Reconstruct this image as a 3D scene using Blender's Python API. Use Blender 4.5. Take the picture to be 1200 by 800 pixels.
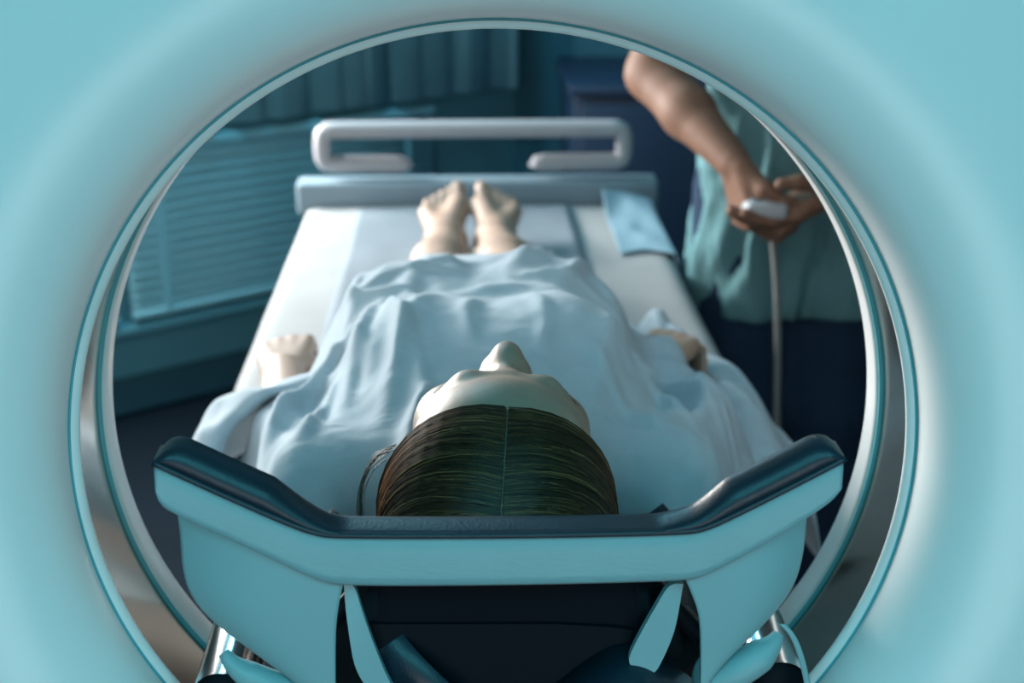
import bpy, math
import numpy as np
from mathutils import Matrix, Vector

for o in list(bpy.data.objects):
    bpy.data.objects.remove(o)
SC = bpy.context.scene
COL = SC.collection
PI = math.pi
RNG = np.random.default_rng(7)

# ------------------------------------------------------------------ camera
cd = bpy.data.cameras.new('camera')
cam = bpy.data.objects.new('camera', cd)
COL.objects.link(cam)
cam.location = (-0.026, 0.0, 1.5)
cam.rotation_euler = (math.radians(90 - 20.2), 0, math.radians(-2.0))
cd.sensor_fit = 'HORIZONTAL'
cd.sensor_width = 36
cd.lens = 48.0
cd.clip_start = 0.05
cd.dof.use_dof = True
cd.dof.focus_distance = 1.03
cd.dof.aperture_fstop = 5.0
SC.camera = cam

# ------------------------------------------------------------------ world, lights, exposure
W = bpy.data.worlds.new('world')
SC.world = W
W.use_nodes = True
W.node_tree.nodes['Background'].inputs[0].default_value = (0.10, 0.42, 0.55, 1)
W.node_tree.nodes['Background'].inputs[1].default_value = 0.10


def area(name, loc, target, sx, sy, power, color):
    l = bpy.data.lights.new(name, 'AREA')
    l.shape = 'RECTANGLE'
    l.size, l.size_y = sx, sy
    l.energy = power
    l.color = color
    o = bpy.data.objects.new(name, l)
    COL.objects.link(o)
    o.location = loc
    d = Vector(target) - Vector(loc)
    o.rotation_euler = d.to_track_quat('-Z', 'Y').to_euler()
    return o


TEAL = (0.13, 0.84, 1.0)
DAY = (1.0, 0.965, 0.92)
# teal ceiling panels in front of the scanner, daylight from the window on the angled wall, dim panel at the back
area('light_front_ceiling', (-0.65, -1.10, 2.55), (-0.40, 0.2, 0.9), 0.9, 0.9, 22, TEAL)
area('light_front_ceiling_b', (0.75, -1.10, 2.55), (0.5, 0.2, 0.9), 0.9, 0.9, 22, TEAL)
area('light_window', (-1.40, 3.08, 1.42), (0.0, 1.45, 0.95), 1.0, 0.75, 126, DAY)
area('light_back_ceiling', (-0.55, 3.10, 2.57), (-0.55, 3.10, 0), 0.5, 0.5, 19, (0.25, 0.78, 1.0))
area('light_front_fill', (0.2, -2.20, 0.38), (0.1, 1.0, 1.1), 2.6, 0.6, 17, (0.90, 0.97, 1.0))  # added low fill light behind the camera, not daylight from a window

SC.view_settings.view_transform = 'Standard'
SC.view_settings.look = 'None'
SC.view_settings.exposure = 0.0
SC.view_settings.gamma = 1.0
SC.view_settings.use_curve_mapping = False


# ------------------------------------------------------------------ materials
def mat(name, color, rough=0.5, metal=0.0, spec=0.5, var=0.0, vscale=20.0, bump=0.0, bscale=200.0,
        bstretch=(1, 1, 1), coat=0.0, sss=0.0, emit=None, estr=0.0, rvar=0.0, sheen=0.0):
    m = bpy.data.materials.new(name)
    m.use_nodes = True
    nt = m.node_tree
    b = nt.nodes['Principled BSDF']
    b.inputs['Base Color'].default_value = (*color, 1)
    b.inputs['Roughness'].default_value = rough
    b.inputs['Metallic'].default_value = metal
    b.inputs['Specular IOR Level'].default_value = spec
    if coat:
        b.inputs['Coat Weight'].default_value = coat
        b.inputs['Coat Roughness'].default_value = 0.38
    if sheen:
        b.inputs['Sheen Weight'].default_value = sheen
    if sss:
        b.inputs['Subsurface Weight'].default_value = sss
        b.inputs['Subsurface Radius'].default_value = (0.012, 0.005, 0.003)
    if emit:
        b.inputs['Emission Color'].default_value = (*emit, 1)
        b.inputs['Emission Strength'].default_value = estr
    tc = nt.nodes.new('ShaderNodeTexCoord')
    if var or rvar:
        n = nt.nodes.new('ShaderNodeTexNoise')
        n.inputs['Scale'].default_value = vscale
        n.inputs['Detail'].default_value = 5
        nt.links.new(tc.outputs['Object'], n.inputs['Vector'])
        if var:
            r = nt.nodes.new('ShaderNodeMapRange')
            r.inputs['From Min'].default_value = 0.3
            r.inputs['From Max'].default_value = 0.7
            r.inputs['To Min'].default_value = 1 - var
            r.inputs['To Max'].default_value = 1 + var
            nt.links.new(n.outputs['Fac'], r.inputs['Value'])
            mx = nt.nodes.new('ShaderNodeMix')
            mx.data_type = 'RGBA'
            mx.blend_type = 'MULTIPLY'
            mx.inputs['Factor'].default_value = 1.0
            mx.inputs[6].default_value = (*color, 1)
            nt.links.new(r.outputs[0], mx.inputs[7])
            nt.links.new(mx.outputs[2], b.inputs['Base Color'])
        if rvar:
            r2 = nt.nodes.new('ShaderNodeMapRange')
            r2.inputs['To Min'].default_value = max(0.02, rough - rvar)
            r2.inputs['To Max'].default_value = rough + rvar
            nt.links.new(n.outputs['Fac'], r2.inputs['Value'])
            nt.links.new(r2.outputs[0], b.inputs['Roughness'])
    if bump:
        mp = nt.nodes.new('ShaderNodeMapping')
        mp.inputs['Scale'].default_value = bstretch
        nt.links.new(tc.outputs['Object'], mp.inputs['Vector'])
        n2 = nt.nodes.new('ShaderNodeTexNoise')
        n2.inputs['Scale'].default_value = bscale
        n2.inputs['Detail'].default_value = 4
        nt.links.new(mp.outputs[0], n2.inputs['Vector'])
        bp = nt.nodes.new('ShaderNodeBump')
        bp.inputs['Strength'].default_value = bump
        bp.inputs['Distance'].default_value = 0.002
        nt.links.new(n2.outputs['Fac'], bp.inputs['Height'])
        nt.links.new(bp.outputs[0], b.inputs['Normal'])
    return m


M = {}
M['shell'] = mat('scanner_shell', (0.87, 0.89, 0.89), 0.32, coat=0.35, var=0.015, vscale=6, bump=0.05, bscale=900)
M['shell_line'] = mat('scanner_seam', (0.10, 0.42, 0.48), 0.4)
M['ring'] = mat('scanner_ring', (0.82, 0.82, 0.81), 0.3)
M['liner'] = mat('bore_liner_metal', (0.34, 0.30, 0.24), 0.13, metal=1.0, var=0.10, vscale=5, rvar=0.06)
M['dark'] = mat('dark_plastic', (0.002, 0.005, 0.009), 0.7, spec=0.2)
M['holder'] = mat('holder_vinyl', (0.28, 0.44, 0.47), 0.42, var=0.03, vscale=14, bump=0.16, bscale=260, bstretch=(0.5, 1, 1.6))
M['holder_shell'] = mat('holder_shell', (0.30, 0.47, 0.50), 0.45, var=0.02, vscale=10, bump=0.05, bscale=600)
M['pad'] = mat('pad_vinyl', (0.007, 0.024, 0.040), 0.40, var=0.1, vscale=30, bump=0.15, bscale=400)
M['chrome'] = mat('chrome', (0.62, 0.62, 0.62), 0.16, metal=1.0)
M['gown'] = mat('gown_cotton', (0.262, 0.328, 0.378), 0.85, spec=0.2, var=0.05, vscale=40, bump=0.25, bscale=700, bstretch=(1, 0.25, 1), sheen=0.1)
M['sheet'] = mat('white_sheet', (0.315, 0.325, 0.33), 0.85, spec=0.2, var=0.03, vscale=12, bump=0.2, bscale=160)
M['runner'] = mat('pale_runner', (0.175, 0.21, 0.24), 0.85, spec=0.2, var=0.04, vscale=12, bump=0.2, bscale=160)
M['bluecloth'] = mat('blue_cloth', (0.20, 0.32, 0.39), 0.85, spec=0.2, var=0.05, vscale=16)
M['bed_frame'] = mat('bed_beam', (0.22, 0.31, 0.37), 0.45)
M['rail'] = mat('rail_paint', (0.38, 0.39, 0.42), 0.45)
M['skin'] = mat('patient_skin', (0.335, 0.23, 0.175), 0.48, var=0.06, vscale=60, bump=0.12, bscale=500, sss=0.15)
M['skin2'] = mat('brown_skin', (0.19, 0.10, 0.067), 0.62, spec=0.3, var=0.08, vscale=40, bump=0.1, bscale=400, sss=0.1)
M['hair'] = mat('brown_hair', (0.10, 0.062, 0.036), 0.45, spec=0.30)
M['scalp'] = mat('scalp_skin', (0.24, 0.17, 0.14), 0.6)
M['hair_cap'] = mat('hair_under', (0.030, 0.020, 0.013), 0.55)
M['hair2'] = mat('black_hair', (0.015, 0.012, 0.010), 0.5, var=0.2, vscale=80, bump=0.5, bscale=300)
M['scrub'] = mat('scrub_cotton', (0.115, 0.25, 0.275), 0.85, spec=0.2, var=0.06, vscale=25, bump=0.2, bscale=500)
M['trouser'] = mat('navy_cotton', (0.012, 0.030, 0.062), 0.85, spec=0.2, var=0.1, vscale=25)
M['controller'] = mat('grey_plastic', (0.36, 0.38, 0.40), 0.4)
M['cable'] = mat('cable_rubber', (0.14, 0.15, 0.15), 0.5)
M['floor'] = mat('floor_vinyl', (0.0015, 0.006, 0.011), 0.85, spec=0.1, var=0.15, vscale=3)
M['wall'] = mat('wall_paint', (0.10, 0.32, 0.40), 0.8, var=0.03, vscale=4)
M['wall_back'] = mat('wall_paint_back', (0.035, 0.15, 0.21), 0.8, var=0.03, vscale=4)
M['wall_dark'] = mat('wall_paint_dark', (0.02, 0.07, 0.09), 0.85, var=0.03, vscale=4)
M['ceiling'] = mat('ceiling_paint', (0.05, 0.09, 0.10), 0.9)
M['slat'] = mat('blind_slat', (0.26, 0.62, 0.74), 0.6)
M['vane'] = mat('blind_vane', (0.22, 0.58, 0.72), 0.8, var=0.05, vscale=8)
M['cabinet'] = mat('navy_laminate', (0.008, 0.030, 0.070), 0.5)
M['baseboard'] = mat('baseboard', (0.03, 0.10, 0.14), 0.6)
M['daylight'] = mat('daylight_pane', (0.8, 0.8, 0.8), 0.5, emit=DAY, estr=3.0)
M['tealpanel'] = mat('teal_light_diffuser', (0.8, 0.8, 0.8), 0.5, emit=TEAL, estr=4.0)
M['frame'] = mat('pane_frame', (0.55, 0.58, 0.6), 0.5)
M['shoe'] = mat('shoe_white', (0.5, 0.52, 0.55), 0.6)

# per-strand tone of the hair (its own colour)
_nt = M['hair'].node_tree
_at = _nt.nodes.new('ShaderNodeAttribute')
_at.attribute_name = 'tone'
_rp = _nt.nodes.new('ShaderNodeValToRGB')
_rp.color_ramp.elements[0].color = (0.012, 0.006, 0.003, 1)
_rp.color_ramp.elements[1].color = (0.40, 0.175, 0.070, 1)
_e = _rp.color_ramp.elements.new(0.55)
_e.color = (0.075, 0.027, 0.010, 1)
_nt.links.new(_at.outputs['Fac'], _rp.inputs[0])
_nt.links.new(_rp.outputs[0], _nt.nodes['Principled BSDF'].inputs['Base Color'])


# ------------------------------------------------------------------ object helpers
def put_parent(o, parent):
    if parent is not None:
        o.parent = parent
        o.matrix_parent_inverse = parent.matrix_basis.inverted()


def obj(name, verts, faces, material, parent=None, smooth=True):
    me = bpy.data.meshes.new(name)
    verts = np.asarray(verts, dtype=np.float32)
    if isinstance(faces, np.ndarray):
        nf, k = faces.shape
        me.vertices.add(len(verts))
        me.vertices.foreach_set('co', verts.ravel())
        me.loops.add(nf * k)
        me.loops.foreach_set('vertex_index', faces.astype(np.int32).ravel())
        me.polygons.add(nf)
        me.polygons.foreach_set('loop_start', np.arange(0, nf * k, k, dtype=np.int32))
        me.update(calc_edges=True)
        me.validate()
    else:
        me.from_pydata([tuple(map(float, v)) for v in verts], [], faces)
        me.update()
    if smooth:
        me.polygons.foreach_set('use_smooth', [True] * len(me.polygons))
    me.materials.append(material)
    o = bpy.data.objects.new(name, me)
    COL.objects.link(o)
    put_parent(o, parent)
    return o


def tag(o, label=None, cat=None, group=None, kind=None):
    if label: o['label'] = label
    if cat: o['category'] = cat
    if group: o['group'] = group
    if kind: o['kind'] = kind
    return o


def empty(name, loc, label, cat, group=None):
    o = bpy.data.objects.new(name, None)
    o.empty_display_size = 0.05
    COL.objects.link(o)
    o.location = loc
    return tag(o, label, cat, group)


def bevel(o, w, seg=3, ang=35):
    b = o.modifiers.new('bevel', 'BEVEL')
    b.width = w
    b.segments = seg
    b.limit_method = 'ANGLE'
    b.angle_limit = math.radians(ang)
    return o


def solid(o, t, off=-1):
    s = o.modifiers.new('solidify', 'SOLIDIFY')
    s.thickness = t
    s.offset = off
    return o


BOXF = [(0, 3, 2, 1), (4, 5, 6, 7), (0, 1, 5, 4), (1, 2, 6, 5), (2, 3, 7, 6), (3, 0, 4, 7)]


def box(name, lo, hi, material, parent=None, bw=0.0, rot=None, piv=None):
    x0, y0, z0 = lo
    x1, y1, z1 = hi
    v = np.array([(x0, y0, z0), (x1, y0, z0), (x1, y1, z0), (x0, y1, z0), (x0, y0, z1), (x1, y0, z1), (x1, y1, z1), (x0, y1, z1)])
    if rot is not None:
        p = np.array(piv)
        v = (v - p) @ np.array(rot).T + p
    o = obj(name, v, BOXF, material, parent, smooth=bool(bw))
    if bw:
        bevel(o, bw)
    return o


def grid_faces(nu, nv, closed_u=False, closed_v=False):
    i = np.arange(nu if closed_u else nu - 1)
    j = np.arange(nv if closed_v else nv - 1)
    I, J = np.meshgrid(i, j, indexing='ij')
    I2 = (I + 1) % nu
    J2 = (J + 1) % nv
    return np.stack([I * nv + J, I2 * nv + J, I2 * nv + J2, I * nv + J2], -1).reshape(-1, 4)


def gridobj(name, P, material, parent=None, closed_u=False, closed_v=False, flip=False):
    nu, nv, _ = P.shape
    f = grid_faces(nu, nv, closed_u, closed_v)
    if flip:
        f = f[:, ::-1].copy()
    return obj(name, P.reshape(-1, 3), f, material, parent)


def chaikin(p, n=2):
    p = np.asarray(p, float)
    for _ in range(n):
        q = 0.75 * p[:-1] + 0.25 * p[1:]
        r = 0.25 * p[:-1] + 0.75 * p[1:]
        p = np.vstack([p[:1], np.stack([q, r], 1).reshape(-1, p.shape[1]), p[-1:]])
    return p


def resample(p, n):
    p = np.asarray(p, float)
    s = np.r_[0, np.cumsum(np.linalg.norm(np.diff(p, axis=0), axis=1))]
    t = np.linspace(0, s[-1], n)
    return np.stack([np.interp(t, s, p[:, k]) for k in range(p.shape[1])], -1)


def tube(name, path, r, material, parent=None, sides=10, caps=True):
    path = np.asarray(path, float)
    n = len(path)
    r = np.broadcast_to(np.asarray(r, float), (n,))
    t = np.gradient(path, axis=0)
    t /= np.linalg.norm(t, axis=1)[:, None]
    up = np.array([0, 0, 1.0]) if abs(t[0][2]) < 0.9 else np.array([1.0, 0, 0])
    V = []
    a = np.linspace(0, 2 * PI, sides, endpoint=False)
    nprev = np.cross(t[0], up)
    for k in range(n):
        nrm = nprev - t[k] * (nprev @ t[k])
        nrm /= np.linalg.norm(nrm)
        nprev = nrm
        b = np.cross(t[k], nrm)
        V.append(path[k] + r[k] * (np.cos(a)[:, None] * nrm + np.sin(a)[:, None] * b))
    f = [tuple(q) for q in grid_faces(n, sides, False, True)]
    if caps:
        f.append(tuple(range(sides)))
        f.append(tuple((n - 1) * sides + q for q in reversed(range(sides))))
    return obj(name, np.concatenate(V), f, material, parent)


def vnoise(x, y, seed=0):
    def h(i, j):
        v = np.sin(i * 127.1 + j * 311.7 + seed * 74.7) * 43758.5453
        return v - np.floor(v)
    xi, yi = np.floor(x), np.floor(y)
    xf, yf = x - xi, y - yi
    u = xf * xf * (3 - 2 * xf)
    v = yf * yf * (3 - 2 * yf)
    a = h(xi, yi) * (1 - u) + h(xi + 1, yi) * u
    b = h(xi, yi + 1) * (1 - u) + h(xi + 1, yi + 1) * u
    return (a * (1 - v) + b * v) * 2 - 1


def fbm(x, y, o=4, seed=0):
    r = 0
    a = 1.0
    for k in range(o):
        r = r + a * vnoise(x * 2 ** k, y * 2 ** k, seed + k * 13)
        a *= 0.5
    return r


def sst(x, a, b):
    t = np.clip((x - a) / (b - a), 0, 1)
    return t * t * (3 - 2 * t)


# ------------------------------------------------------------------ signed-distance modelling for bodies
def axis_steps(segs):
    out = [segs[0][0]]
    for a, b, h in segs:
        n = max(1, int(round((b - a) / h)))
        out += list(a + (b - a) * np.arange(1, n + 1) / n)
    return np.array(out, np.float32)


class SDF:
    def __init__(s, xs, ys, zs):
        s.xs, s.ys, s.zs = xs, ys, zs
        s.F = np.full((len(xs), len(ys), len(zs)), 0.05, np.float32)

    def block(s, lo, hi):
        sl = []
        for ax, a, b in zip((s.xs, s.ys, s.zs), lo, hi):
            i = max(0, np.searchsorted(ax, a) - 1)
            j = min(len(ax), np.searchsorted(ax, b) + 1)
            if j <= i:
                return None
            sl.append(slice(i, j))
        return tuple(sl)

    def coords(s, b):
        return (s.xs[b[0]][:, None, None], s.ys[b[1]][None, :, None], s.zs[b[2]][None, None, :])

    def merge(s, b, d, k, sub=False):
        A = s.F[b]
        if sub:
            A, d = -A, d
        if k > 0:
            h = np.maximum(k - np.abs(A - d), 0) / k
            R = np.minimum(A, d) - h * h * k * 0.25
        else:
            R = np.minimum(A, d)
        s.F[b] = -R if sub else R

    def cap(s, a, b, ra, rb, k=0.01, sub=False):
        a, b = np.asarray(a, float), np.asarray(b, float)
        m = max(ra, rb) + 0.05
        bl = s.block(np.minimum(a, b) - m, np.maximum(a, b) + m)
        if bl is None: return
        X, Y, Z = s.coords(bl)
        ab = b - a
        L2 = max(ab @ ab, 1e-12)
        t = np.clip(((X - a[0]) * ab[0] + (Y - a[1]) * ab[1] + (Z - a[2]) * ab[2]) / L2, 0, 1)
        d = np.sqrt((X - a[0] - t * ab[0]) ** 2 + (Y - a[1] - t * ab[1]) ** 2 + (Z - a[2] - t * ab[2]) ** 2) - (ra + (rb - ra) * t)
        s.merge(bl, d.astype(np.float32), k, sub)

    def ell(s, c, r, k=0.01, R=None, sub=False):
        c, r = np.asarray(c, float), np.asarray(r, float)
        m = r.max() + 0.05
        bl = s.block(c - m, c + m)
        if bl is None: return
        X, Y, Z = s.coords(bl)
        dx, dy, dz = X - c[0], Y - c[1], Z - c[2]
        if R is not None:   # columns of R are the local axes
            p = dx * R[0, 0] + dy * R[1, 0] + dz * R[2, 0]
            q = dx * R[0, 1] + dy * R[1, 1] + dz * R[2, 1]
            w = dx * R[0, 2] + dy * R[1, 2] + dz * R[2, 2]
        else:
            p, q, w = np.broadcast_arrays(dx, dy, dz)
        k0 = np.sqrt((p / r[0]) ** 2 + (q / r[1]) ** 2 + (w / r[2]) ** 2)
        k1 = np.sqrt((p / r[0] ** 2) ** 2 + (q / r[1] ** 2) ** 2 + (w / r[2] ** 2) ** 2)
        d = k0 * (k0 - 1) / np.maximum(k1, 1e-6)
        s.merge(bl, d.astype(np.float32), k, sub)

    def mesh(s):
        F = s.F
        S = F < 0
        c = S[:-1, :-1, :-1].astype(np.int8)
        tot = np.zeros_like(c)
        offs = [(i, j, k) for i in (0, 1) for j in (0, 1) for k in (0, 1)]
        n = np.array(F.shape) - 1
        for (i, j, k) in offs:
            tot += S[i:i + n[0], j:j + n[1], k:k + n[2]]
        act = (tot > 0) & (tot < 8)
        I = np.argwhere(act)
        vals = {}
        for o in offs:
            vals[o] = F[I[:, 0] + o[0], I[:, 1] + o[1], I[:, 2] + o[2]].astype(np.float64)
        acc = np.zeros((len(I), 3))
        cnt = np.zeros(len(I))
        for a in offs:
            for ax in range(3):
                if a[ax]: continue
                b = list(a)
                b[ax] = 1
                b = tuple(b)
                va, vb = vals[a], vals[b]
                cr = (va < 0) != (vb < 0)
                t = np.where(cr, va / np.where(cr, va - vb, 1), 0)
                p = np.tile(np.array(a, float), (len(I), 1))
                p[:, ax] = t
                acc += np.where(cr[:, None], p, 0)
                cnt += cr
        loc = acc / cnt[:, None]
        V = np.empty((len(I), 3))
        for ax, arr in enumerate((s.xs, s.ys, s.zs)):
            V[:, ax] = arr[I[:, ax]] + loc[:, ax] * (arr[I[:, ax] + 1] - arr[I[:, ax]])
        idx = np.full(tuple(n), -1, np.int32)
        idx[act] = np.arange(len(I))
        faces = []
        for ax in range(3):
            u, v = (ax + 1) % 3, (ax + 2) % 3
            sa = [slice(None)] * 3
            sb = [slice(None)] * 3
            sa[ax] = slice(0, -1)
            sb[ax] = slice(1, None)
            A = S[tuple(sa)]
            cr = A != S[tuple(sb)]
            E = np.argwhere(cr)
            ok = (E[:, u] > 0) & (E[:, v] > 0) & (E[:, u] < n[u]) & (E[:, v] < n[v])
            E = E[ok]
            inside = A[E[:, 0], E[:, 1], E[:, 2]]
            q = []
            for du, dv in ((1, 1), (0, 1), (0, 0), (1, 0)):
                e = E.copy()
                e[:, u] -= du
                e[:, v] -= dv
                q.append(idx[e[:, 0], e[:, 1], e[:, 2]])
            q = np.stack(q, -1)
            q[~inside] = q[~inside][:, ::-1]
            faces.append(q)
        return V, np.concatenate(faces)


def smooth_mesh(V, Fc, it=2, lam=0.5):
    for _ in range(it):
        acc = np.zeros_like(V)
        cnt = np.zeros(len(V))
        for a, b in ((0, 1), (1, 2), (2, 3), (3, 0)):
            np.add.at(acc, Fc[:, a], V[Fc[:, b]])
            np.add.at(acc, Fc[:, b], V[Fc[:, a]])
            np.add.at(cnt, Fc[:, a], 1)
            np.add.at(cnt, Fc[:, b], 1)
        V = V + lam * (acc / cnt[:, None] - V)
    return V


class Frame:
    def __init__(s, C, M3, sc=1.0):
        s.C, s.M, s.s = np.array(C, float), np.array(M3, float), sc

    def __call__(s, p):
        return s.C + s.s * (s.M @ np.asarray(p, float))

    def many(s, P):
        return s.C + s.s * (np.asarray(P) @ s.M.T)


def build_head(S, fr):
    """head in (x, forward, up) coordinates of fr"""
    k = fr.s
    E = lambda c, r, kk, sub=False: S.ell(fr(c), np.array(r) * k, kk * k, fr.M, sub)
    C = lambda a, b, ra, rb, kk, sub=False: S.cap(fr(a), fr(b), ra * k, rb * k, kk * k, sub)
    E((0, -.010, .035), (.074, .094, .083), .03)
    E((0, .034, -.030), (.058, .056, .070), .04)
    E((0, .046, .048), (.062, .046, .050), .03)
    for sx in (-1, 1):
        E((sx * .044, .060, -.014), (.022, .022, .020), .03)
        C((sx * .052, .005, -.055), (sx * .016, .076, -.090), .016, .016, .03)
        E((sx * .033, .103, .006), (.019, .019, .013), .012, True)
        E((sx * .031, .076, .006), (.0135, .0125, .0120), .006)
        C((sx * .008, .0885, .026), (sx * .030, .0875, .030), .0075, .0075, .014)
        C((sx * .030, .0875, .030), (sx * .050, .070, .024), .0075, .007, .014)
        E((sx * .076, -.008, -.004), (.007, .017, .029), .006)
    C((0, .086, .022), (0, .114, -.024), .0070, .0100, .016)
    for sx in (-1, 1):
        C((0, .104, -.018), (sx * .026, .078, -.020), .0070, .0080, .018)
    for sx in (-1, 1):
        E((sx * .0125, .1005, -.029), (.0075, .0100, .0080), .007)
        E((sx * .0062, .104, -.0385), (.0038, .0060, .0050), .003, True)
    C((-.019, .086, -.057), (0, .0985, -.053), .0035, .0060, .006)
    C((.019, .086, -.057), (0, .0985, -.053), .0035, .0060, .006)
    C((-.016, .086, -.0635), (0, .0965, -.0655), .004, .0068, .006)
    C((.016, .086, -.0635), (0, .0965, -.0655), .004, .0068, .006)
    E((0, .080, -.090), (.020, .017, .017), .03)


def build_hand(S, Wp, f, n, t, size=1.0, curl=(25, 35, 25), spread=6, thumb=((.35, .75, .15), (.75, .45, .25), (.85, .1, .35)), r=1.0, fcurl=None):
    """wrist point Wp, f finger direction, n palm normal, t thumb side"""
    f = np.array(f, float); f /= np.linalg.norm(f)
    n = np.array(n, float); n -= f * (n @ f); n /= np.linalg.norm(n)
    t = np.array(t, float); t -= f * (t @ f) + n * (t @ n); t /= np.linalg.norm(t)
    Wp = np.array(Wp, float)
    s = size
    names = [(.030, .088, (.040, .025, .021), .0088), (.010, .092, (.044, .028, .022), .0090), (-.010, .088, (.041, .026, .021), .0086), (-.029, .080, (.032, .020, .018), .0076)]
    for q, (off, pl, segs, rad) in enumerate(names):
        base = Wp + t * off * .55 * s + f * .012 * s
        kn = Wp + t * off * s + f * pl * s
        S.cap(base, kn, .0135 * s * r, .0115 * s * r, .010)
        S.cap(base + n * .004, kn - f * .02 * s + n * .005 * s, .012 * s * r, .010 * s * r, .010)
        p = kn
        ang = 0.0
        sp = math.radians(spread) * (off / .03)
        cc = curl if fcurl is None else fcurl[q]
        for L, cu in zip(segs, cc):
            ang += math.radians(cu)
            d = (f * math.cos(ang) + n * math.sin(ang))
            d = d * math.cos(sp) + t * math.sin(sp)
            e = p + d * L * s
            S.cap(p, e, rad * s * r, rad * .9 * s * r, .003)
            p = e
            rad *= .92
    p = Wp + t * .018 * s + f * .018 * s + n * .006 * s
    rad = .0150
    for (a, b, c), L in zip(thumb, (.045, .034, .027)):
        d = f * a + t * b + n * c
        d /= np.linalg.norm(d)
        e = p + d * L * s
        S.cap(p, e, rad * s * r, rad * .80 * s * r, .008)
        p = e
        rad *= .80


# ================================================================== ROOM
PA = np.array([-2.15, 2.72])     # angled wall: from the left wall to the back corner
PB = np.array([0.13, 4.338])
WD = (PB - PA) / np.linalg.norm(PB - PA)
WN = np.array([WD[1], -WD[0]])   # towards the room
WL = np.linalg.norm(PB - PA)


def wp(t, d, z):
    """point on the angled wall: t along, d out into the room"""
    p = PA + WD * t + WN * d
    return (p[0], p[1], z)


def wallbox(name, t0, t1, d0, d1, z0, z1, material, parent=None, bw=0.0):
    v = [wp(t0, d1, z0), wp(t1, d1, z0), wp(t1, d0, z0), wp(t0, d0, z0), wp(t0, d1, z1), wp(t1, d1, z1), wp(t1, d0, z1), wp(t0, d0, z1)]
    o = obj(name, v, BOXF, material, parent, smooth=bool(bw))
    if bw: bevel(o, bw)
    return o


ST = lambda o: tag(o, kind='structure')
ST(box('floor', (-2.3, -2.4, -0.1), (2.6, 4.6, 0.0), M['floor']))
ST(box('ceiling', (-2.3, -2.4, 2.65), (2.6, 4.6, 2.75), M['ceiling']))
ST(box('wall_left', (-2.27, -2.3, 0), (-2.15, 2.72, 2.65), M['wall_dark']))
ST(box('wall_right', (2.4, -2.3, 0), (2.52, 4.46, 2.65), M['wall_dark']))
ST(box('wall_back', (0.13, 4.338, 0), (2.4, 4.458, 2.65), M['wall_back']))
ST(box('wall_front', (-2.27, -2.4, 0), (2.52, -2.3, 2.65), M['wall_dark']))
# the angled wall has a window opening: four pieces round it make one wall mesh
WT0, WT1, WZ0, WZ1 = 0.28, 1.32, 1.02, 1.82
vs, fs = [], []
for (t0, t1, z0, z1) in ((0, WT0, 0, 2.65), (WT1, WL, 0, 2.65), (WT0, WT1, 0, WZ0), (WT0, WT1, WZ1, 2.65)):
    b = len(vs)
    vs += [wp(t0, 0, z0), wp(t1, 0, z0), wp(t1, -.12, z0), wp(t0, -.12, z0), wp(t0, 0, z1), wp(t1, 0, z1), wp(t1, -.12, z1), wp(t0, -.12, z1)]
    fs += [tuple(i + b for i in q) for q in BOXF]
ST(obj('wall_angled', vs, fs, M['wall'], smooth=False))
wn = ST(wallbox('window_1', WT0, WT1, -.075, -.065, WZ0, WZ1, M['daylight']))
for (t0, t1, z0, z1) in ((WT0, WT0 + .05, WZ0, WZ1), (WT1 - .05, WT1, WZ0, WZ1), (WT0 + .05, WT1 - .05, WZ0, WZ0 + .05), (WT0 + .05, WT1 - .05, WZ1 - .05, WZ1)):
    wallbox('pane_frame', t0, t1, -.06, -.02, z0, z1, M['frame'], wn)
ST(wallbox('baseboard_angled', 0.02, WL, 0.0, .015, 0, .10, M['baseboard']))
ST(box('baseboard_back', (0.15, 4.323, 0), (2.4, 4.338, .10), M['baseboard']))


w2 = ST(box('fill_panel', (-1.1, -2.298, .08), (1.5, -2.288, .68), mat('fill_panel_glow', (.8, .8, .8), .5, emit=(.90, .97, 1.0), estr=1.2)))  # added glowing panel behind the fill light, no real window here
for lo_, hi_ in (((-1.15, .08 - .05), (1.55, .08)), ((-1.15, .68), (1.55, .73)), ((-1.15, .08), (-1.1, .68)), ((1.5, .08), (1.55, .68))):
    box('pane_frame', (lo_[0], -2.298, lo_[1]), (hi_[0], -2.27, hi_[1]), M['frame'], w2)  # surround of the added fill panel


def ceiling_panel(x, y, s, label, m):
    e = empty('ceiling_light', (x, y, 2.65), label, 'ceiling light', 'square ceiling light panels')
    box('diffuser', (x - s / 2, y - s / 2, 2.60), (x + s / 2, y + s / 2, 2.61), m, e)
    for (a, b, c, d) in ((-1, -1, 1, -.95), (-1, .95, 1, 1), (-1, -.95, -.95, .95), (.95, -.95, 1, .95)):
        box('frame', (x + a * s / 2, y + b * s / 2, 2.595), (x + c * s / 2, y + d * s / 2, 2.65), M['frame'], e)


ceiling_panel(-.65, -1.10, .9, 'teal ceiling light panel in front of the scanner, window side', M['tealpanel'])
ceiling_panel(.75, -1.10, .9, 'teal ceiling light panel in front of the scanner, far from window', M['tealpanel'])
ceiling_panel(-.55, 3.10, .5, 'small dim ceiling light panel above the angled wall', mat('dim_diffuser', (.8, .8, .8), .5, emit=(.45, .85, 1), estr=.8))


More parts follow.
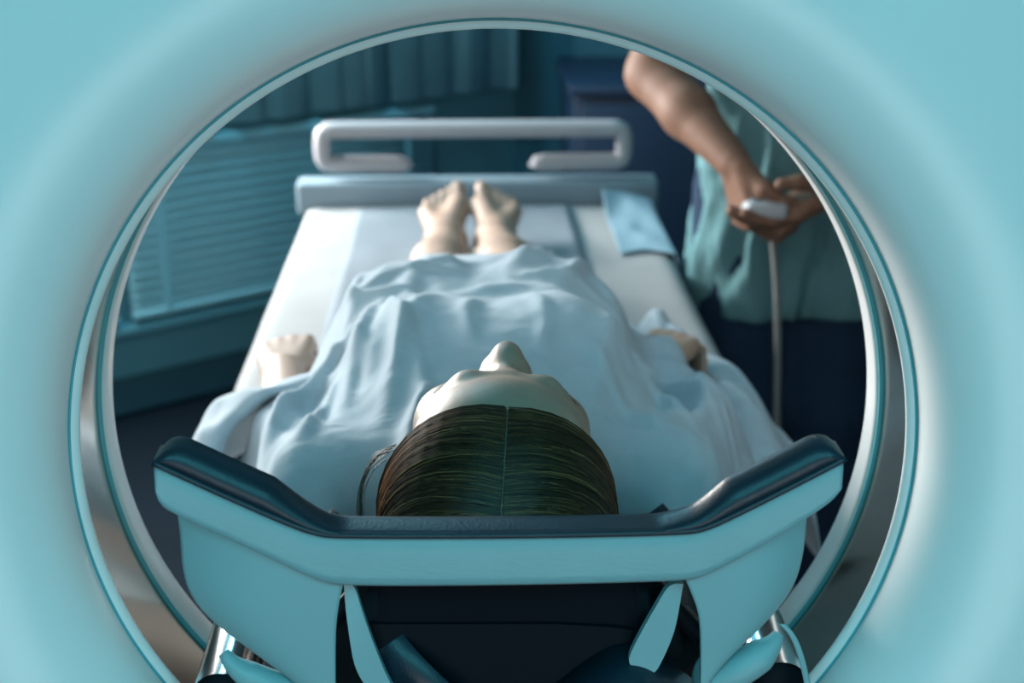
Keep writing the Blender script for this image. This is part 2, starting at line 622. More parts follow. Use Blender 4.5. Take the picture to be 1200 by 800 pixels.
# horizontal blinds, low on the angled wall
def venetian(t0, t1, z0, z1, n, label):
    e = empty('venetian_blind', wp((t0 + t1) / 2, .05, z0), label, 'window blind', 'low horizontal blinds on the angled wall')
    wallbox('head_rail', t0, t1, .03, .07, z1, z1 + .03, M['slat'], e, .004)
    wallbox('bottom_rail', t0, t1, .035, .065, z0 - .035, z0 - .015, M['slat'], e, .004)
    proto = None
    for k in range(n):
        z = z0 + (z1 - z0) * (k + .3) / n
        if proto is None:
            c0 = wp(t0, .05, 0)
            P = []
            for tt in (0, t1 - t0):
                row = []
                for a in np.linspace(-1, 1, 5):
                    d = a * .0095
                    zz = -a * .0165 + .0025 * (1 - a * a)
                    row.append((WD[0] * tt + WN[0] * d, WD[1] * tt + WN[1] * d, zz))
                P.append(row)
            s = gridobj('slat', np.array(P), M['slat'], None)
            solid(s, .0015, 0)
            proto = s
        else:
            s = proto.copy()
            COL.objects.link(s)
        s.location = (c0[0], c0[1], z)
        s.parent = e
        s.matrix_parent_inverse = e.matrix_basis.inverted()
    for tt in (t0 + .10, t1 - .10):
        wallbox('ladder_tape', tt - .009, tt + .009, .064, .066, z0 - .02, z1, M['slat'], e)


venetian(0.35, 1.42, .315, .725, 14, 'leftmost of the two low teal horizontal blinds on the angled wall')
venetian(1.46, 2.45, .315, .725, 14, 'low teal horizontal blind partly hidden behind the bed foot')
sl = wallbox('window_ledge', 0.2, 2.55, .0, .06, .235, .265, M['wall'], None, .006)
tag(sl, 'narrow teal ledge running below the horizontal blinds', 'ledge')

# vertical blind above
vb = empty('vertical_blind', wp(1.9, .05, .74), 'tall teal vertical blind with soft pleats in the back corner', 'window blind')
wallbox('head_rail', 1.33, WL - .01, .03, .09, 2.3, 2.35, M['frame'], vb, .005)
k = 0
tt = 1.36
wds = [.10, .09, .11, .08, .10, .12, .09, .10, .11, .10, .12, .11, .12]
angs = [35, -20, 50, 10, -35, 25, 45, -10, 30, 15, -25, 10, 5]
while tt < WL - .06:
    w = wds[k % 13] * .95
    a = math.radians(angs[k % 13])
    c = tt + w * .45
    P = []
    for zz in (.78, 2.3):
        row = []
        for q in np.linspace(-1, 1, 7):
            dt = q * w / 2 * math.cos(a)
            dd = .075 + q * w / 2 * math.sin(a) + .010 * (1 - q * q)
            row.append(wp(c + dt, max(dd, .006), zz))
        P.append(row)
    s = gridobj('vane', np.array(P), M['vane'], vb)
    solid(s, .002, 0)
    tt += w * .88
    k += 1

# navy cabinet against the back wall
cb = empty('cabinet', (.85, 4.0, 0), 'dark navy low cabinet against the back wall behind the technician', 'cabinet')
box('body', (.28, 3.80, .08), (1.60, 4.318, .83), M['cabinet'], cb, .006)
box('worktop', (.265, 3.775, .83), (1.615, 4.318, .86), M['cabinet'], cb, .006)
box('plinth', (.31, 3.84, 0), (1.57, 4.22, .08), M['dark'], cb)
for i in range(3):
    d = box('door', (.30 + i * .43, 3.782, .11), (.715 + i * .43, 3.80, .80), M['cabinet'], cb, .004)
    box('handle', (.66 + i * .43, 3.765, .62), (.672 + i * .43, 3.782, .76), M['chrome'], d, .003)

# ================================================================== SCANNER
GC = np.array([-.003, 1.0, 1.038])
GT = math.radians(6.6)
GE = np.array([0, math.sin(GT), math.cos(GT)])
GA = np.array([0, math.cos(GT), -math.sin(GT)])
gantry = empty('ct_scanner', (0, 1.1, 0), 'pale teal ring shaped scanner with wide round bore framing the patient', 'medical scanner')


def lathe(name, prof, material, parent, n=256):
    prof = np.asarray(prof, float)
    a = np.linspace(0, 2 * PI, n, endpoint=False)
    dirs = np.cos(a)[:, None] * np.array([1, 0, 0]) + np.sin(a)[:, None] * GE
    P = GC + dirs[:, None, :] * prof[None, :, 0, None] + prof[None, :, 1, None] * GA
    return gridobj(name, P, material, parent, closed_u=True)


ph = np.radians(np.linspace(0, 90, 26))
fil = np.stack([.3392 + .088 * (1 - np.cos(ph)), -.006 - .066 * np.sin(ph)], -1)
face = [(r, -.072 + .030 * ((r - .427) / .5) ** 2) for r in np.linspace(.44, .90, 16)]
rim = [(.925, -.048), (.942, -.035), (.95, -.015), (.95, .10), (.95, .19), (.94, .205), (.92, .215)]
rear = [(.70, .225), (.50, .215), (.42, .200), (.375, .180), (.355, .165), (.3455, .152)]
lathe('housing', list(map(tuple, fil)) + face + rim + rear, M['shell'], gantry)
lathe('lip_seam', [(.3372, -.0050), (.3378, -.0040), (.3386, -.0040), (.3392, -.0060)], M['shell_line'], gantry)
lathe('bore_lip', [(.3315, .0015), (.3312, .0), (.3318, -.0018), (.3345, -.0038), (.3372, -.0050)], M['ring'], gantry)
lathe('bore_liner', [(.3315, .0015), (.3350, .03), (.3400, .07), (.3450, .108)], M['liner'], gantry)
lathe('ring_seam', [(.3450, .108), (.3425, .1085), (.3425, .111), (.3440, .112)], M['shell_line'], gantry)
lathe('inner_ring', [(.3440, .112), (.3412, .113), (.3402, .117), (.3405, .130), (.3418, .146), (.3430, .150), (.3455, .152)], M['ring'], gantry)
box('base', (-.65, .92, 0), (.65, 1.30, .16), M['shell'], gantry, .02)

# ================================================================== PATIENT (signed-distance body)
BED = .76
HC = np.array([-.003, 1.012, .990])
ha = math.radians(21)
hy = math.radians(5)
Fv = np.array([0, math.sin(ha), math.cos(ha)])
Uv = np.array([0, -math.cos(ha), math.sin(ha)])
Xv = np.array([1.0, 0, 0])
HM = np.stack([Xv * math.cos(hy) - Fv * math.sin(hy), Fv * math.cos(hy) + Xv * math.sin(hy), Uv], 1)
HF = Frame(HC, HM, 1.05)

xs = axis_steps([(-.36, -.11, .0036), (-.11, .11, .0026), (.11, .36, .0036)])
ys = axis_steps([(.87, 1.15, .0026), (1.15, 1.62, .006), (1.62, 1.93, .003), (1.93, 2.40, .005), (2.40, 2.68, .003)])
zs = axis_steps([(.74, 1.15, .0028)])
S = SDF(xs, ys, zs)
# torso
S.ell((0, 1.36, .895), (.165, .20, .120), .05)
for sx in (-1, 1):
    S.ell((-.010 + sx * .068, 1.56, .890), (.118, .19, .118), .05)
S.ell((-.008, 1.73, .865), (.178, .15, .100), .05)
for sx in (-1, 1):
    S.ell((sx * .075, 1.40, .975), (.068, .075, .045), .03)
    S.cap((sx * .05, 1.19, .90), (sx * .165, 1.215, .885), .05, .056, .04)
    S.cap((sx * .162, 1.215, .882), ((.240 if sx > 0 else -.228), 1.44, .840), .050, .043, .03)
    S.cap((sx * .08, 1.74, .855), (-.012 + sx * .062, 2.08, .822), .086, .052, .04)
WRI = {-1: np.array([-.270, 1.690, .836]), 1: np.array([.208, 1.655, .856])}
for sx in (-1, 1):
    S.cap(((.240 if sx > 0 else -.228), 1.44, .840), WRI[sx], .043, .028, .02)
# body height map for the drape of the gown, before head, hands and shins
ins = S.F < 0
ztop = np.where(ins.any(2), zs[len(zs) - 1 - ins[:, :, ::-1].argmax(2)], BED)
HX, HY, HZ = xs.copy(), ys.copy(), ztop.copy()
# head, neck
S.cap(HF((0, -.018, -.045)), (0, 1.19, .905), .050, .056, .03)
build_head(S, HF)
# hands, palms down
build_hand(S, WRI[-1], (-.06, 1, .12), (.1, .12, -1), (1, 0, 0), .98, curl=(35, 45, 30), spread=1)
build_hand(S, WRI[1], (.55, .82, .10), (.1, .1, -1), (-1, .3, 0), .98, curl=(35, 45, 30), spread=2)
# shins and feet
for sx, kx, ax, m in ((-1, -.074, -.064, 1), (1, .050, .030, -1)):
    S.cap((kx, 2.08, .822), ((kx + ax) / 2, 2.24, .812), .052, .048, .03)
    S.cap(((kx + ax) / 2, 2.24, .812), (ax, 2.44, .802), .048, .033, .03)
    A = np.array([ax, 2.44, .800])
    S.cap(A, A + (0, .035, -.022), .032, .027, .02)
    B1 = A + (m * .024, .120, .038)
    B2 = A + (-m * .036, .108, .026)
    S.cap(A, B1, .030, .021, .02)
    S.cap(A, B2, .028, .017, .02)
    S.cap(A + (0, .03, -.018), (B1 + B2) / 2 + (0, -.01, -.016), .026, .018, .02)
    for q in range(5):
        u = q / 4
        b = B1 * (1 - u) + B2 * u + np.array([0, .004, 0])
        L = (.050, .046, .040, .034, .028)[q]
        r = (.0140, .0105, .0100, .0095, .0095)[q]
        S.cap(b, b + np.array([0, .70, .50]) * L, r * 1.05, r, .005)
V, Fc = S.mesh()
V = smooth_mesh(V, Fc, 2, .5)
patient = obj('person', V, Fc, M['skin'])
tag(patient, 'patient lying on the back in a pale blue gown, head towards the scanner', 'person')
del S, ins, ztop

# ------------------------------------------------------------------ gown: draped height field
gx = np.linspace(-.40, .40, 268)
gy = np.r_[np.linspace(1.06, 1.30, 90, endpoint=False), np.linspace(1.30, 2.02, 225)]
ix = np.clip(np.searchsorted(HX, gx), 0, len(HX) - 1)
iy = np.clip(np.searchsorted(HY, gy), 0, len(HY) - 1)
H0 = HZ[ix][:, iy].astype(float)
GX, GY = np.meshgrid(gx, gy, indexing='ij')
off = .010
base = np.where(np.abs(GX) < .40, BED + .006, BED)
T = np.maximum(H0 + off, base)
G = T.copy()
for _ in range(160):
    A = G.copy()
    A[1:-1, 1:-1] = .25 * (G[2:, 1:-1] + G[:-2, 1:-1] + G[1:-1, 2:] + G[1:-1, :-2]) - .00006
    A[:, 0] = A[:, 1] - .004
    G = np.maximum(T, A)
for _ in range(6):
    G[1:-1, 1:-1] = .5 * G[1:-1, 1:-1] + .125 * (G[2:, 1:-1] + G[:-2, 1:-1] + G[1:-1, 2:] + G[1:-1, :-2])
G += .004


def ridge(path, amp, w, taper=True, sharp=1.0):
    global G
    p = resample(chaikin(path, 2), 40)
    best = np.full(G.shape, 1e9)
    tt = np.zeros(G.shape)
    for k in range(len(p)):
        d = (GX - p[k, 0]) ** 2 + (GY - p[k, 1]) ** 2
        m = d < best
        best[m] = d[m]
        tt[m] = k / (len(p) - 1)
    e = np.exp(-(np.sqrt(best) / w) ** (2 * sharp))
    if taper:
        e *= np.clip(np.sin(PI * np.clip(tt, .02, .98)) * 1.4, 0, 1)
    G += amp * e


# loose cloth: soft broad waves and finer folds running from shoulder to waist
G += .0055 * fbm(GX * 9 + .4 * GY, GY * 6, 3, 3)
G += .0026 * np.sin(GX * 95 + 9 * fbm(GX * 4, GY * 4, 2, 9)) * sst(GY, 1.20, 1.34) * (1 - sst(GY, 1.62, 1.75)) * sst(np.abs(GX), .02, .10)
# chest folds
ridge([(-.16, 1.22), (-.15, 1.36), (-.12, 1.50)], .012, .014)
ridge([(-.11, 1.20), (-.10, 1.32), (-.06, 1.46)], .010, .012)
ridge([(-.07, 1.19), (-.075, 1.30), (-.11, 1.42)], .008, .010)
ridge([(.09, 1.20), (.12, 1.33), (.15, 1.45)], .010, .014)
ridge([(.15, 1.20), (.19, 1.30), (.20, 1.42)], .013, .014)
ridge([(.20, 1.28), (.24, 1.38), (.23, 1.50)], .016, .013)
ridge([(.17, 1.36), (.20, 1.48), (.14, 1.60)], .012, .016)
ridge([(-.05, 1.47), (.02, 1.50), (.10, 1.47)], .006, .015)
ridge([(-.12, 1.58), (0, 1.62), (.12, 1.58)], .006, .014)
ridge([(.02, 1.55), (.07, 1.66), (.10, 1.80)], .008, .012)
ridge([(-.03, 1.55), (-.07, 1.68), (-.08, 1.82)], .007, .012)
for (p_, a_, w_) in (([(.21, 1.18), (.25, 1.27), (.285, 1.33), (.30, 1.40)], .020, .011), ([(.23, 1.22), (.262, 1.285), (.27, 1.35)], -.014, .010),
                     ([(.14, 1.28), (.17, 1.38), (.165, 1.50), (.12, 1.62)], .014, .013), ([(-.02, 1.30), (-.03, 1.38), (-.01, 1.46)], .007, .010),
                     ([(.05, 1.28), (.06, 1.37), (.04, 1.46)], .007, .010), ([(-.145, 1.28), (-.13, 1.40), (-.10, 1.50)], -.010, .010),
                     ([(-.16, 1.52), (-.10, 1.57), (-.02, 1.56)], .008, .010), ([(.16, 1.50), (.10, 1.54), (.03, 1.53)], .007, .010),
                     ([(.08, 1.50), (.12, 1.60), (.135, 1.72)], .010, .010), ([(-.155, 1.44), (-.165, 1.54), (-.15, 1.66)], .012, .010)):
    ridge(p_, a_, w_)
for (p_, a_, w_) in (([(.165, 1.52), (.212, 1.45), (.236, 1.37), (.290, 1.325)], .020, .010), ([(.175, 1.47), (.205, 1.41), (.215, 1.34)], -.012, .009),
                     ([(.140, 1.44), (.185, 1.375), (.205, 1.30)], .014, .009), ([(.255, 1.44), (.268, 1.375), (.30, 1.35)], .016, .008),
                     ([(.235, 1.50), (.262, 1.45), (.285, 1.41)], .014, .009), ([(.10, 1.33), (.13, 1.26), (.165, 1.215)], .008, .010),
                     ([(-.205, 1.44), (-.150, 1.39), (-.120, 1.31)], .012, .009), ([(-.115, 1.44), (-.095, 1.36), (-.10, 1.27)], .010, .008),
                     ([(-.19, 1.55), (-.14, 1.50), (-.08, 1.49)], .010, .008)):
    ridge(p_, a_, w_)
# collar fold at the left of the jaw
ridge([(-.075, 1.12), (-.085, 1.18), (-.06, 1.25)], .016, .010)
# near rim of the gaping sleeve beside the window
ridge([(-.250, 1.20), (-.246, 1.31), (-.226, 1.40), (-.18, 1.45)], .026, .013, False)
ridge([(-.290, 1.22), (-.298, 1.33), (-.285, 1.42)], -.045, .022, True)
ridge([(-.19, 1.20), (-.180, 1.30), (-.165, 1.40)], .016, .009)
G = np.maximum(G, H0 + .004)
# cuff on the far side
ridge([(.17, 1.60), (.22, 1.615), (.27, 1.585)], .014, .014)
ridge([(.30, 1.32), (.30, 1.44), (.285, 1.56)], .016, .014)

def edge(sgn):
    out = []
    for j in range(len(gy)):
        ok = np.where(G[:, j] > (.855 if sgn < 0 else .815) - (.055 if sgn < 0 else .015) * sst(gy[j], 1.26, 1.40))[0]
        ok = ok[np.abs(gx[ok]) < .37] if len(ok) else ok
        i = (ok[-1] if sgn > 0 else ok[0]) if len(ok) else len(gx) // 2
        out.append(gx[i] + sgn * .004)
    out = np.array(out)
    for _ in range(3):
        out[1:-1] = .25 * out[:-2] + .5 * out[1:-1] + .25 * out[2:]
    return out


xl = np.maximum(edge(-1), -.375 + .165 * sst(gy, 1.425, 1.50))
xr = np.minimum(edge(1), .355 - .165 * sst(gy, 1.59, 1.65))
xl -= .012 * np.sin(gy * 31)
xr += .012 * np.sin(gy * 27 + 1)
NV = 190
P = np.zeros((len(gy), NV, 3))
for j in range(len(gy)):
    xx = np.linspace(xl[j], xr[j], 600)
    zz = np.interp(xx, gx, G[:, j])
    s = np.r_[0, np.cumsum(np.hypot(np.diff(xx), np.diff(zz)))]
    u = np.linspace(0, s[-1], NV)
    P[j, :, 0] = np.interp(u, s, xx)
    P[j, :, 1] = gy[j]
    P[j, :, 2] = np.interp(u, s, zz)
# neck opening and near hem trimmed away
keepf = []
fc = grid_faces(len(gy), NV)
cen = P.reshape(-1, 3)[fc].mean(1)
neck = (np.abs(cen[:, 0] - .004) < .070) & (cen[:, 1] < 1.215 - .5 * (cen[:, 0] - .004) ** 2 / .07)
near = cen[:, 1] < 1.085
fc = fc[~(neck | near)]
gown = obj('gown', P.reshape(-1, 3), fc[:, ::-1].copy(), M['gown'], patient)
solid(gown, .0022, -1)

# the gaping sleeve itself: an arched hood of cloth over the forearm, open towards the shoulder
E0 = [(-.302, 1.310, .840), (-.307, 1.345, .860), (-.306, 1.395, .884), (-.280, 1.437, .904), (-.228, 1.458, .917), (-.165, 1.470, .920)]
E1 = [(-.330, 1.325, .838), (-.338, 1.370, .852), (-.341, 1.440, .872), (-.314, 1.490, .889), (-.244, 1.502, .908), (-.165, 1.510, .915)]
E2 = [(-.343, 1.345, .828), (-.352, 1.400, .810), (-.350, 1.490, .822), (-.318, 1.540, .836), (-.246, 1.545, .868), (-.165, 1.550, .890)]
E3 = [(-.335, 1.360, .818), (-.342, 1.410, .795), (-.340, 1.500, .780), (-.312, 1.550, .790), (-.244, 1.560, .800), (-.165, 1.570, .840)]
Em = [(a + .010, b + .012, c - .012) for a, b, c in E0]
cols = [resample(chaikin(np.array(r_), 3), 70) for r_ in (Em, E0, E1, E2, E3)]
hood = np.stack([resample(chaikin(np.array([c_[k] for c_ in cols]), 3), 26) for k in range(70)], 0)
UU, VV = np.meshgrid(np.linspace(0, 1, 70), np.linspace(0, 1, 26), indexing='ij')
hood[:, :, 2] += (.006 * fbm(UU * 6, VV * 4, 3, 41) + .005 * np.sin(UU * 22 + VV * 6)) * np.sin(PI * np.clip(VV, .12, .9))
hood[:, :, 0] += .005 * fbm(UU * 5, VV * 5, 2, 44) * VV
sl_ = gridobj('sleeve', hood, M['gown'], gown)
solid(sl_, .0022, 0)

# loose side panel of the gown lying over the edge of the bed beside the far hand
pu = np.linspace(0, 1, 90)
pv = np.linspace(0, 1, 120)
U_, V_ = np.meshgrid(pu, pv, indexing='ij')
PX = .165 + U_ * (.235 + .03 * np.sin(V_ * 5)) - .04 * V_ * U_
PY = 1.36 + V_ * .60
PZ = BED + .020 + .075 * np.exp(-((U_ - .55) / .28) ** 2) * (1 - .55 * sst(V_, .55, 1)) * sst(V_, -.05, .25)
PZ -= .16 * sst(U_, .78, 1.0) ** 1.5 * (1 - .3 * V_)
PZ += .012 * fbm(U_ * 5 + V_ * 2, V_ * 5, 3, 21) + .008 * np.sin(U_ * 20 + V_ * 9 + 2 * fbm(U_ * 3, V_ * 3, 2, 5))
PZ -= .05 * np.exp(-((PX - .26) / .05) ** 2 - ((PY - 1.70) / .09) ** 2)
pn = gridobj('gown_panel', np.stack([PX, PY, PZ], -1), M['gown'], gown)
solid(pn, .002, -1)

# ------------------------------------------------------------------ hair
RX, RF, RU = .0860, .1105, .0905
HCN = np.array([0, -.010, .035])


def hair_path(side, ps, K, jit=0.0, rr=None, spread=0.0):
    """unit-sphere path from the parting round the side to the nape; ps 0 hairline .. 1 back"""
    psi = math.radians(42 + 96 * ps)
    s = np.array([side * (.035 if rr is None else .004 + .020 * abs(rr[8])), math.cos(psi), math.sin(psi)])
    f = 1 - ps
    m = np.array([side * (1.02 - .25 * ps), .76 * f - .55 * ps, .55 * f + .62 * ps])
    m2 = np.array([side * (1.10 - .30 * ps), .12 * f - .75 * ps, .05 * f + .25 * ps])
    e = np.array([side * (.70 - .25 * ps), -.72, -.55 + .05 * ps])
    if rr is not None:
        m = m + rr[:3] * spread
        m2 = m2 + rr[3:6] * spread
        e = e + rr[6:9] * spread * 2
    t = np.linspace(0, 1, K)[:, None]
    b = (1 - t) ** 3 * s + 3 * (1 - t) ** 2 * t * m + 3 * (1 - t) * t * t * m2 + t ** 3 * e
    return b / np.linalg.norm(b, axis=1)[:, None]


def hair_world(d, lift):
    L = HCN + d * np.array([RX, RF, RU]) * (1 + np.asarray(lift)[:, None])
    return HF.many(L)


hair_parts = []
for side in (-1, 1):
    rows = []
    for ps in np.linspace(0, 1, 46):
        d = hair_path(side, ps, 40)
        rows.append(hair_world(d, np.full(40, .0) + .02 * np.sin(np.linspace(0, PI, 40))))
    rows = np.array(rows)
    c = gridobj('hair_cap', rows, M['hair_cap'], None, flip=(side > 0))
    hair_parts.append(c)
NS, K = 6500, 16
SV, SF, ST_ = [], [], []
tri = np.array([0, 2 * PI / 3, 4 * PI / 3])
for q in range(NS):
    side = -1 if q % 2 else 1
    ps = RNG.random() ** 1.15
    clump = abs(np.floor(ps * 170))
    crng = np.random.default_rng(int(clump * 2 + (side > 0)))
    cr = crng.normal(size=9)
    rr = cr * .55 + RNG.normal(size=9) * .6
    if ps < .03:
        ps += RNG.normal() * .010
    d = hair_path(side, ps, K, rr=rr, spread=.035 * min(1, .25 + abs(ps) * 6))
    lift = .004 + .018 * np.sin(np.linspace(0, PI, K)) + .026 * crng.random() * np.sin(np.linspace(0, PI, K)) + .010 * RNG.random() * np.linspace(.3, 1, K)
    if RNG.random() < .018:
        lift = lift + .06 * RNG.random() * np.linspace(0, 1, K) ** 2
    p = hair_world(d, lift)
    n = p - HF((0, -.01, .035))
    n /= np.linalg.norm(n, axis=1)[:, None]
    t = np.gradient(p, axis=0)
    t /= np.linalg.norm(t, axis=1)[:, None]
    b = np.cross(t, n)
    r = (.00040 + .00035 * RNG.random()) * np.sin(np.linspace(.5, PI - .25, K)) ** .5
    ring = p[:, None, :] + r[:, None, None] * (np.cos(tri)[None, :, None] * n[:, None] + np.sin(tri)[None, :, None] * b[:, None])
    SV.append(ring.reshape(-1, 3))
    SF.append(grid_faces(K, 3, False, True) + q * K * 3)
    tone = np.clip(.32 + .11 * crng.normal() + .22 * RNG.normal(), 0, 1)
    ST_.append(np.full(K * 3, tone))
# a loose lock that hangs past the ear on the window side, and stray hairs
q = NS
for w in range(16):
    a = RNG.normal(size=4) * .004
    c0 = np.array([-.082, .035, .030]) + np.r_[a[:2], 0]
    c1 = np.array([-.106, .028 + a[2], .030])
    c2 = np.array([-.114 + a[3], -.012, .030])
    c3 = np.array([-.090, -.052 + a[1], .040])
    t = np.linspace(0, 1, K)[:, None]
    L = (1 - t) ** 3 * c0 + 3 * (1 - t) ** 2 * t * c1 + 3 * (1 - t) * t * t * c2 + t ** 3 * c3
    p = HF.many(L)
    tg = np.gradient(p, axis=0)
    tg /= np.linalg.norm(tg, axis=1)[:, None]
    n = np.cross(tg, np.array([0, 1.0, 0.2]))
    n /= np.linalg.norm(n, axis=1)[:, None]
    b = np.cross(tg, n)
    r = np.full(K, .00028)
    ring = p[:, None, :] + r[:, None, None] * (np.cos(tri)[None, :, None] * n[:, None] + np.sin(tri)[None, :, None] * b[:, None])
    SV.append(ring.reshape(-1, 3))
    SF.append(grid_faces(K, 3, False, True) + q * K * 3)
    ST_.append(np.full(K * 3, .25))
    q += 1
hair = obj('hair', np.concatenate(SV), np.concatenate(SF), M['hair'], patient)
at = hair.data.attributes.new('tone', 'FLOAT', 'POINT')
at.data.foreach_set('value', np.concatenate(ST_).astype(np.float32))
rows = []
for ps in np.linspace(-.02, .62, 40):
    psi = math.radians(42 + 96 * ps)
    rows.append(hair_world(np.array([[sx, math.cos(psi), math.sin(psi)] for sx in (-.045, 0, .045)]), np.array([-.016, -.010, -.016])))
hair_parts.append(gridobj('parting', np.array(rows), M['scalp'], None))
for c in hair_parts:
    put_parent(c, hair)
# eyebrows: short hairs combed outwards along the brow
for sx in (-1, 1):
    ev, ef = [], []
    for q in range(170):
        u = RNG.random() * .95
        ax_ = np.array([.008 + .022 * u / .5, .0885 - .001 * u / .5, .026 + .004 * u / .5]) if u < .5 else np.array([.030 + .020 * (u - .5) / .5, .0875 - .0175 * (u - .5) / .5, .030 - .006 * (u - .5) / .5])
        n = np.array([.15 + .35 * u, .82, .40 + .25 * RNG.normal()])
        n /= np.linalg.norm(n)
        root = ax_ + n * .0095
        tip = root + np.array([.0055, -.0012 - .002 * u, .0012 * RNG.normal()]) + n * .0012
        a0, a1 = HF(root * np.array([sx, 1, 1])), HF(tip * np.array([sx, 1, 1]))
        b0 = len(ev)
        w = HF.M @ np.array([0, .3, 1.0]) * .00035
        w2 = HF.M @ np.array([0, 1.0, -.3]) * .00035
        ev += [a0 + w, a0 - w, a0 + w2, a1]
        ef += [(b0, b0 + 1, b0 + 3), (b0 + 1, b0 + 2, b0 + 3), (b0 + 2, b0, b0 + 3)]
    obj('eyebrow', ev, ef, M['hair_cap'], patient)

# ================================================================== HEAD HOLDER
# its front end is an upright panel; outline points are given as (x, z) on that panel
Y0 = .82


def holder_pts(l):
    """outline drawn on the panel in millimetres from its centre line, z up from the bed plane"""
    return np.array(l, float) / 1000.0 + np.array([0, BED])


holder = empty('head_holder', (0, Y0, .70), 'teal upholstered head holder with navy padded rim below the patient head', 'head rest')
TOPL = [(-231.4, 355.3), (-195.1, 335.4), (-146.0, 309.2), (-128.1, 301.8), (-115.1, 299.6), (-3.1, 297.5), (118.5, 297.8), (133.5, 300.8), (152.7, 310.8), (186.3, 329.4), (223.3, 350.9)]
BOTL = [(-231.4, 336.6), (-231.0, 327.8), (-225.5, 320.8), (-169.9, 290.3), (-129.9, 266.6), (-112.7, 261.6), (2.6, 259.9), (120.1, 260.8), (135.3, 264.5), (177.3, 290.2), (209.5, 313.6), (218.7, 321.8), (222.7, 330.0)]
LW_OUT = [(-225.0, 326.5), (-224.6, 310.6), (-223.7, 288.1), (-224.9, 260.6), (-219.3, 237.7), (-201.2, 214.9), (-172.2, 190.0), (-147.6, 172.5), (-123.2, 156.2)]
LW_IN = [(-110.8, 266.2), (-113.4, 259.6), (-117.0, 243.6), (-120.2, 223.3), (-121.9, 184.6), (-123.5, 149.1)]
RW_OUT = [(209.1, 318.8), (208.7, 308.5), (207.9, 296.8), (207.8, 267.1), (203.2, 240.9), (190.4, 219.2), (165.1, 198.9), (138.2, 179.8), (138.3, 153.3)]
RW_IN = [(119.9, 266.8), (122.5, 260.1), (127.8, 247.9), (133.3, 232.8), (135.8, 217.0), (137.6, 179.8), (138.8, 142.4)]
top = resample(chaikin(holder_pts(TOPL), 3), 120) + np.array([0, .005])
bot = resample(chaikin(holder_pts(BOTL), 3), 120)
# front band: rows wrap from the underside round the front to the top
prof = [(0.0, .070), (0.0, .012), (.015, .003), (.05, -.0035), (.12, -.0065), (.25, -.0062), (.6, -.0048), (.9, -.003), (1.0, .001), (1.0, .017)]
rows = []
for v, dy in prof:
    p = bot * (1 - v) + top * v
    rows.append(np.stack([p[:, 0], np.full(120, Y0 + dy), p[:, 1]], -1))
Pb = np.array(rows)
bf = [tuple(q) for q in grid_faces(len(prof), 120)]
n0 = len(prof)
bf.append(tuple(k * 120 for k in range(n0)))
bf.append(tuple(k * 120 + 119 for k in reversed(range(n0))))
obj('front_band', Pb.reshape(-1, 3), bf, M['holder'], holder)
# navy pad on top of the band
tn = np.gradient(top, axis=0)
tn /= np.linalg.norm(tn, axis=1)[:, None]
nn = np.stack([-tn[:, 1], tn[:, 0]], -1)
s01 = np.linspace(0, 1, 120)
endr = np.sqrt(np.clip(1 - (1 - np.clip(np.minimum(s01, 1 - s01) / .035, 0, 1)) ** 2, 0, 1))
hh = .0030 + .016 * np.clip((np.abs(s01 - .5) - .22) / .12, 0, 1)
rows = []
for h, dy in [(0, .004), (.0, -.0075), (.25, -.0095), (.55, -.0085), (.82, -.003), (.96, .003), (1.0, .006), (1.0, .009), (.9, .013), (.55, .017), (0, .019), (-1.6, .021)]:
    o = (hh * h * endr)[:, None] * nn
    p = top + o
    rows.append(np.stack([p[:, 0], np.full(120, Y0 + dy), p[:, 1]], -1))
gridobj('pad', np.array(rows), M['pad'], holder)
pp = np.stack([top[:, 0], np.full(120, Y0 - .0075), top[:, 1]], -1)
tube('piping', pp, .0022, M['pad'], holder, 8)
# two curved side shells below the band
for outl, inl in ((LW_OUT, LW_IN), (RW_OUT, RW_IN)):
    a = resample(chaikin(holder_pts(outl), 3), 60)
    b = resample(chaikin(holder_pts(inl), 2), 60)
    u = np.linspace(0, 1, 40)
    rows = []
    for uu in u:
        p = a * (1 - uu) + b * uu
        dy = .020 * (1 - uu) ** 4 + .004 + .004 * (1 - u[0])
        rows.append(np.stack([p[:, 0], np.full(60, Y0 + dy), p[:, 1]], -1))
    w = gridobj('side_shell', np.array(rows), M['holder_shell'], holder, flip=(outl is RW_OUT))
    solid(w, .006, 0)
# bowl that carries the head
bx = np.linspace(-.15, .15, 60)
by = np.linspace(.858, 1.17, 44)
BX, BY = np.meshgrid(bx, by, indexing='ij')
bzmin = .893 - .08 * sst(BY, 1.10, 1.19)
BZ = bzmin + np.maximum(0, np.abs(BX) - .09) ** 1.2 * 1.25 + .15 * (1 - sst(BY, .858, .882))
BZ = np.minimum(BZ, 1.035 - 1.2 * np.maximum(0, np.abs(BX) - .08))
bo = gridobj('bowl', np.stack([BX, BY, BZ], -1), M['dark'], holder)
solid(bo, .012, -1)


box('bracket', (-.075, .915, BED + .003), (.075, 1.09, .879), M['dark'], holder, .006)


def plate(name, l, y, t, material, parent, bulge=0.0):
    p = chaikin(holder_pts(l + [l[0]]), 2)[:-1]
    v = [(q[0], y - bulge, q[1]) for q in p] + [(q[0], y + t, q[1]) for q in p]
    n = len(p)
    f = [tuple(range(n)), tuple(reversed(range(n, 2 * n)))] + [(i, n + i, n + (i + 1) % n, (i + 1) % n) for i in range(n)]
    o = obj(name, v, f, material, parent, smooth=False)
    return o


